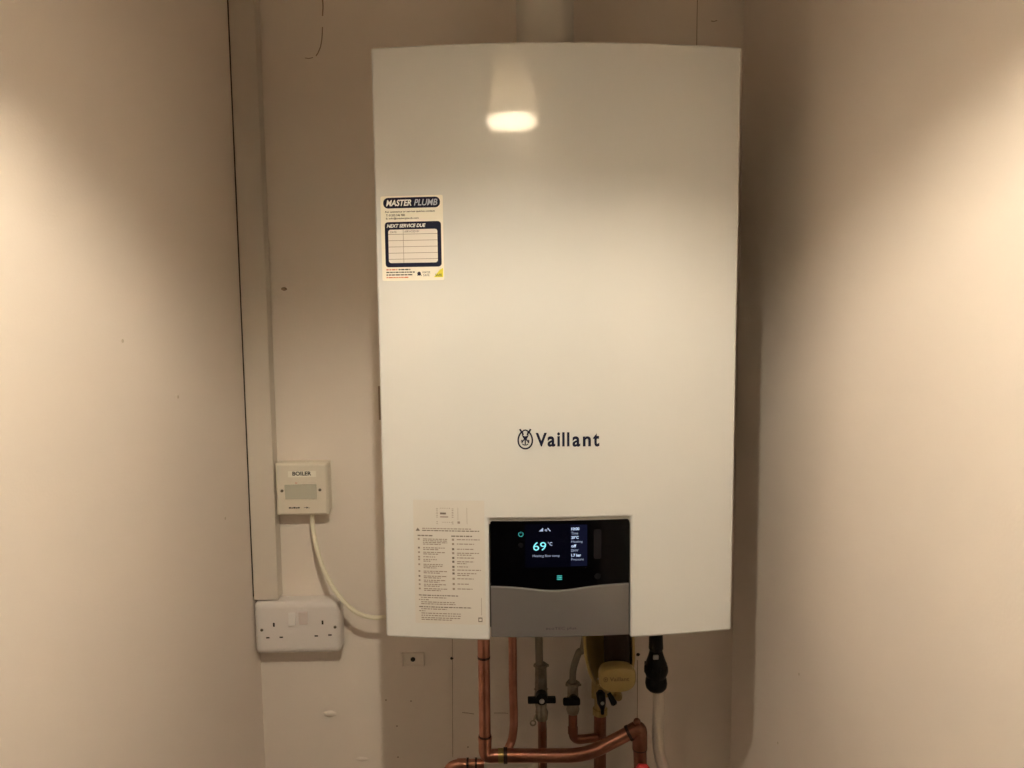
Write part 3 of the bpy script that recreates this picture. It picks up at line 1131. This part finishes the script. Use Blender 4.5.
# E: return pipe, valve with two black levers
Ye = 1.24
xe_ = at(600, 735, Ye).x
bm = nb()
tube(bm, [(xe_, Ye, at(600, 713, Ye).z), (xe_, Ye, 0)], .0105, 26)
o = ob('copper_return_pipe', bm, 'copperd')
tag(o, 'thick dark copper pipe below the gold filter, behind the long copper pipe', 'pipe')
V3 = empty('service_valve', at(600, 713, Ye), 'brass service valve with black levers under the gold filter', 'valve')
bm = nb()
z7 = at(600, 714, Ye).z
tube(bm, [(xe_, Ye, z7), (xe_, Ye, z7 + .010), (xe_, Ye, z7 + .011), (xe_, Ye, z7 + .032), (xe_, Ye, z7 + .036), (xe_, Ye, z7 + .055)], [.0125, .0125, .0100, .0100, .0125, .0115], 20)
tube(bm, [(at(594.5, 690, Ye).x, Ye, z7 + .03), (at(594.5, 690, Ye).x, Ye, ZIN)], .0055, 16)
ob('valve_body', bm, 'brass', V3)
bm = nb()
lp0 = at(600.5, 693, Ye - .024); lp1 = at(601.5, 703, Ye - .028); lp2 = at(602.5, 714, Ye - .028)
tube(bm, [lp0 + Vector((0, 0, .004)), lp0, lp1, lp2 + Vector((0, 0, .008)), lp2], [.004, .0078, .0072, .0034, .0028], 16)
tube(bm, [Vector((xe_, Ye, lp1.z + .003)), lp1 + Vector((0, 0, .003))], .006, 14)
ob('lever_handle', bm, 'black', V3)
bm = nb()
tube(bm, [lp1 + Vector((.0005, -.0068, .003)), lp1 + Vector((.0005, -.0088, .003))], [.0032, .0024], 14)
ob('screw', bm, 'grey', V3)
bm = nb()
q0 = at(608.5, 693, Ye - .02); q1 = at(615, 705, Ye - .028)
tube(bm, [q0, q0 * .5 + q1 * .5, q1 + (q0 - q1) * .12, q1], [.0035, .0048, .0056, .0036], 14)
ob('lever_handle', bm, 'black', V3)
bm = nb()
g0 = at(618, 696, Ye - .005)
tube(bm, [g0 + Vector((0, .02, 0)), g0, g0 + Vector((0, -.006, 0))], [.0065, .0075, .0060], 18)
tube(bm, [Vector((xe_ + .004, Ye, g0.z)), g0 + Vector((0, .01, 0))], .005, 14)
ob('outlet_port', bm, 'brass', V3)

# F: gold magnetic filter, cup plus round cap
fx = at(608, 650, 1.15).x
fz1 = ZIN
gf = empty('magnetic_filter', (fx + .01, 1.18, at(617, 693, 1.13).z), 'gold-coloured filter under the boiler with a round end cap', 'filter')
capc = at(617.3, 678.5, 1.10)
bm = nb()
N = 30
# half shell flaring upwards, open to the front
prof = [(.0400, 1.105), (.0400, .990), (.0390, .960), (.0350, .940), (.0300, .926), (.0270, .921)]
prof = [(r, z) for r, z in prof]


def shell(bm, dr, a0, a1, rev=False):
    rg = []
    for i, (r, z) in enumerate(prof):
        t = i / (len(prof) - 1)
        cx_ = fx + (capc.x - fx) * max(0, (1.0 - z) / .1) * .8
        cy_ = 1.155 - .012 * max(0, (1.0 - z) / .1)
        rg.append([bm.verts.new((cx_ + (r + dr) * cos(a0 + (a1 - a0) * k / N), cy_ + (r + dr) * sin(a0 + (a1 - a0) * k / N), z)) for k in range(N + 1)])
    return rg


A0, A1 = radians(-12), radians(192)
o_ = shell(bm, 0, A0, A1); i_ = shell(bm, -.0035, A0, A1)
for i in range(len(prof) - 1):
    for k in range(N):
        bm.faces.new((o_[i][k], o_[i][k + 1], o_[i + 1][k + 1], o_[i + 1][k]))
        bm.faces.new((i_[i][k], i_[i + 1][k], i_[i + 1][k + 1], i_[i][k + 1]))
    for k in (0, N):
        bm.faces.new((o_[i][k], o_[i + 1][k], i_[i + 1][k], i_[i][k]))
for i in (0, len(prof) - 1):
    for k in range(N):
        bm.faces.new((o_[i][k], o_[i][k + 1], i_[i][k + 1], i_[i][k]))
ob('filter_bowl', bm, 'gold', gf)
bm = nb()
for k in (0, N):
    tube(bm, [Vector((fx + (capc.x - fx) * max(0, (1.0 - z) / .1) * .8 + (r - .0015) * cos((A0, A1)[k > 0]), 1.155 - .012 * max(0, (1.0 - z) / .1) + (r - .0015) * sin((A0, A1)[k > 0]), z)) for r, z in prof[:5]], .0026, 10)
ob('bowl_rim', bm, 'gold', gf)
bm = nb()
tube(bm, [(fx + .012, 1.150, ZIN), (fx + .014, 1.148, .935), (fx + .014, 1.148, .92)], [.021, .020, .016], 28)
ob('filter_core', bm, 'brownin', gf)
# cap: flattened round, facing the room
bm = nb()
cw, ch = .0278, .0205
ax = Vector((0, -1, -.10)).normalized()
n = 44
outline = []
for k in range(n):
    a_ = 2 * pi * k / n
    e = 2 / 2.5
    c_, s_ = cos(a_), sin(a_)
    X_ = cw * math.copysign(abs(c_) ** e, c_)
    Z_ = ch * math.copysign(abs(s_) ** (e if s_ < 0 else .48), s_)
    outline.append((X_, Z_))
up = ax.cross(Vector((1, 0, 0))).normalized()
if up.z < 0: up = -up
layers = [(-.018, .88), (-.010, .98), (0, 1.0), (.003, .985), (.0055, .93), (.0068, .82), (.0068, .5)]
rg = [[bm.verts.new(capc + Vector((1, 0, 0)) * x * s + up * z * s + ax * d) for x, z in outline] for d, s in layers]
for a_, b_ in zip(rg, rg[1:]):
    for k in range(n):
        bm.faces.new((a_[k], a_[(k + 1) % n], b_[(k + 1) % n], b_[k]))
bm.faces.new(rg[0]); bm.faces.new(rg[-1])
ob('end_cap', bm, 'gold', gf)
bm = nb()
Wg = lambda x, z: capc + Vector((1, 0, 0)) * x + up * z + ax * .0072
text(bm, Wg, 'Vaillant', -.0125, .0165, .0000, .0065, 0, bold=.02)
stroke(bm, Wg, [(-.0185 + .0028 * sin(a), +.0030 + .0036 * cos(a)) for a in [2 * pi * k / 16 for k in range(17)]], .0010)
flat_poly(bm, [Wg(*p) for p in ((-.0200, .0045), (-.0185, .0005), (-.0170, .0045))])
ob('cap_lettering', bm, 'goldtext', gf)

# G: condensate trap and white waste pipe
Yg = 1.19
tr_ = empty('condensate_trap', at(657, 691, Yg), 'black plastic condensate trap hanging at the right under the boiler', 'trap')
xg = at(655.7, 665, Yg).x
Zg = lambda py: at(656, py, Yg).z
pr = [(640, 6.8), (648, 7.2), (650, 6.2), (655, 7.5), (662, 10), (667, 11.7), (671, 11.8), (674, 10.6), (676.5, 9.6), (679, 10.4), (683, 10.9), (687, 10.2), (690, 7.5), (691, 4)]
pts = [(xg, Yg, ZIN)] + [(xg + .0012 * (py - 640) / 50, Yg, Zg(py)) for py, _ in pr]
bm = nb()
tube(bm, pts, [.011] + [r * .00163 for _, r in pr], 26)
for k in range(8):
    a_ = 2 * pi * k / 8 + .2
    tube(bm, [(xg + .0178 * cos(a_), Yg + .0178 * sin(a_), Zg(671)), (xg + .0178 * cos(a_), Yg + .0178 * sin(a_), Zg(664))], .0016, 6)
ob('trap_body', bm, 'black', tr_)
bm = nb()
lc = at(656, 657.5, Yg - .015)
box(bm, lc.x - .0048, lc.x + .0042, Yg - .0160, Yg - .0135, lc.z - .0035, lc.z + .0042)
tag(ob('trap_label', bm, 'grey', tr_, bevel=.0012), 'small grey tab')
bm = nb()
xw = at(659, 720, Yg).x
tube(bm, spline([(xw, Yg, Zg(689)), (xw, Yg + .002, Zg(710)), (xw, Yg + .006, Zg(740)), at(660, 756, Yg + .008), at(665, 772, Yg + .01), at(672, 792, Yg + .012), (at(672, 792, Yg).x + .004, Yg + .012, .55), (at(672, 792, Yg).x + .004, Yg + .012, 0)], 8), .0098, 24)
wp = ob('waste_pipe', bm, 'pvc')
tag(wp, 'white plastic waste pipe dropping from the black trap', 'pipe')

# ---------------------------------------------------------------- world and view
wd = bpy.data.worlds.new('world')
scn.world = wd
wd.use_nodes = True
wd.node_tree.nodes['Background'].inputs[0].default_value = (.02, .017, .014, 1)
scn.view_settings.view_transform = 'Standard'
scn.view_settings.look = 'None'
scn.view_settings.exposure = 0
scn.view_settings.gamma = 1
scn.view_settings.use_curve_mapping = False
scn.cycles.use_denoising = True
scn.cycles.max_bounces = 12
scn.cycles.diffuse_bounces = 6
scn.cycles.sample_clamp_indirect = 40
scn.cycles.caustics_reflective = False
scn.cycles.caustics_refractive = False
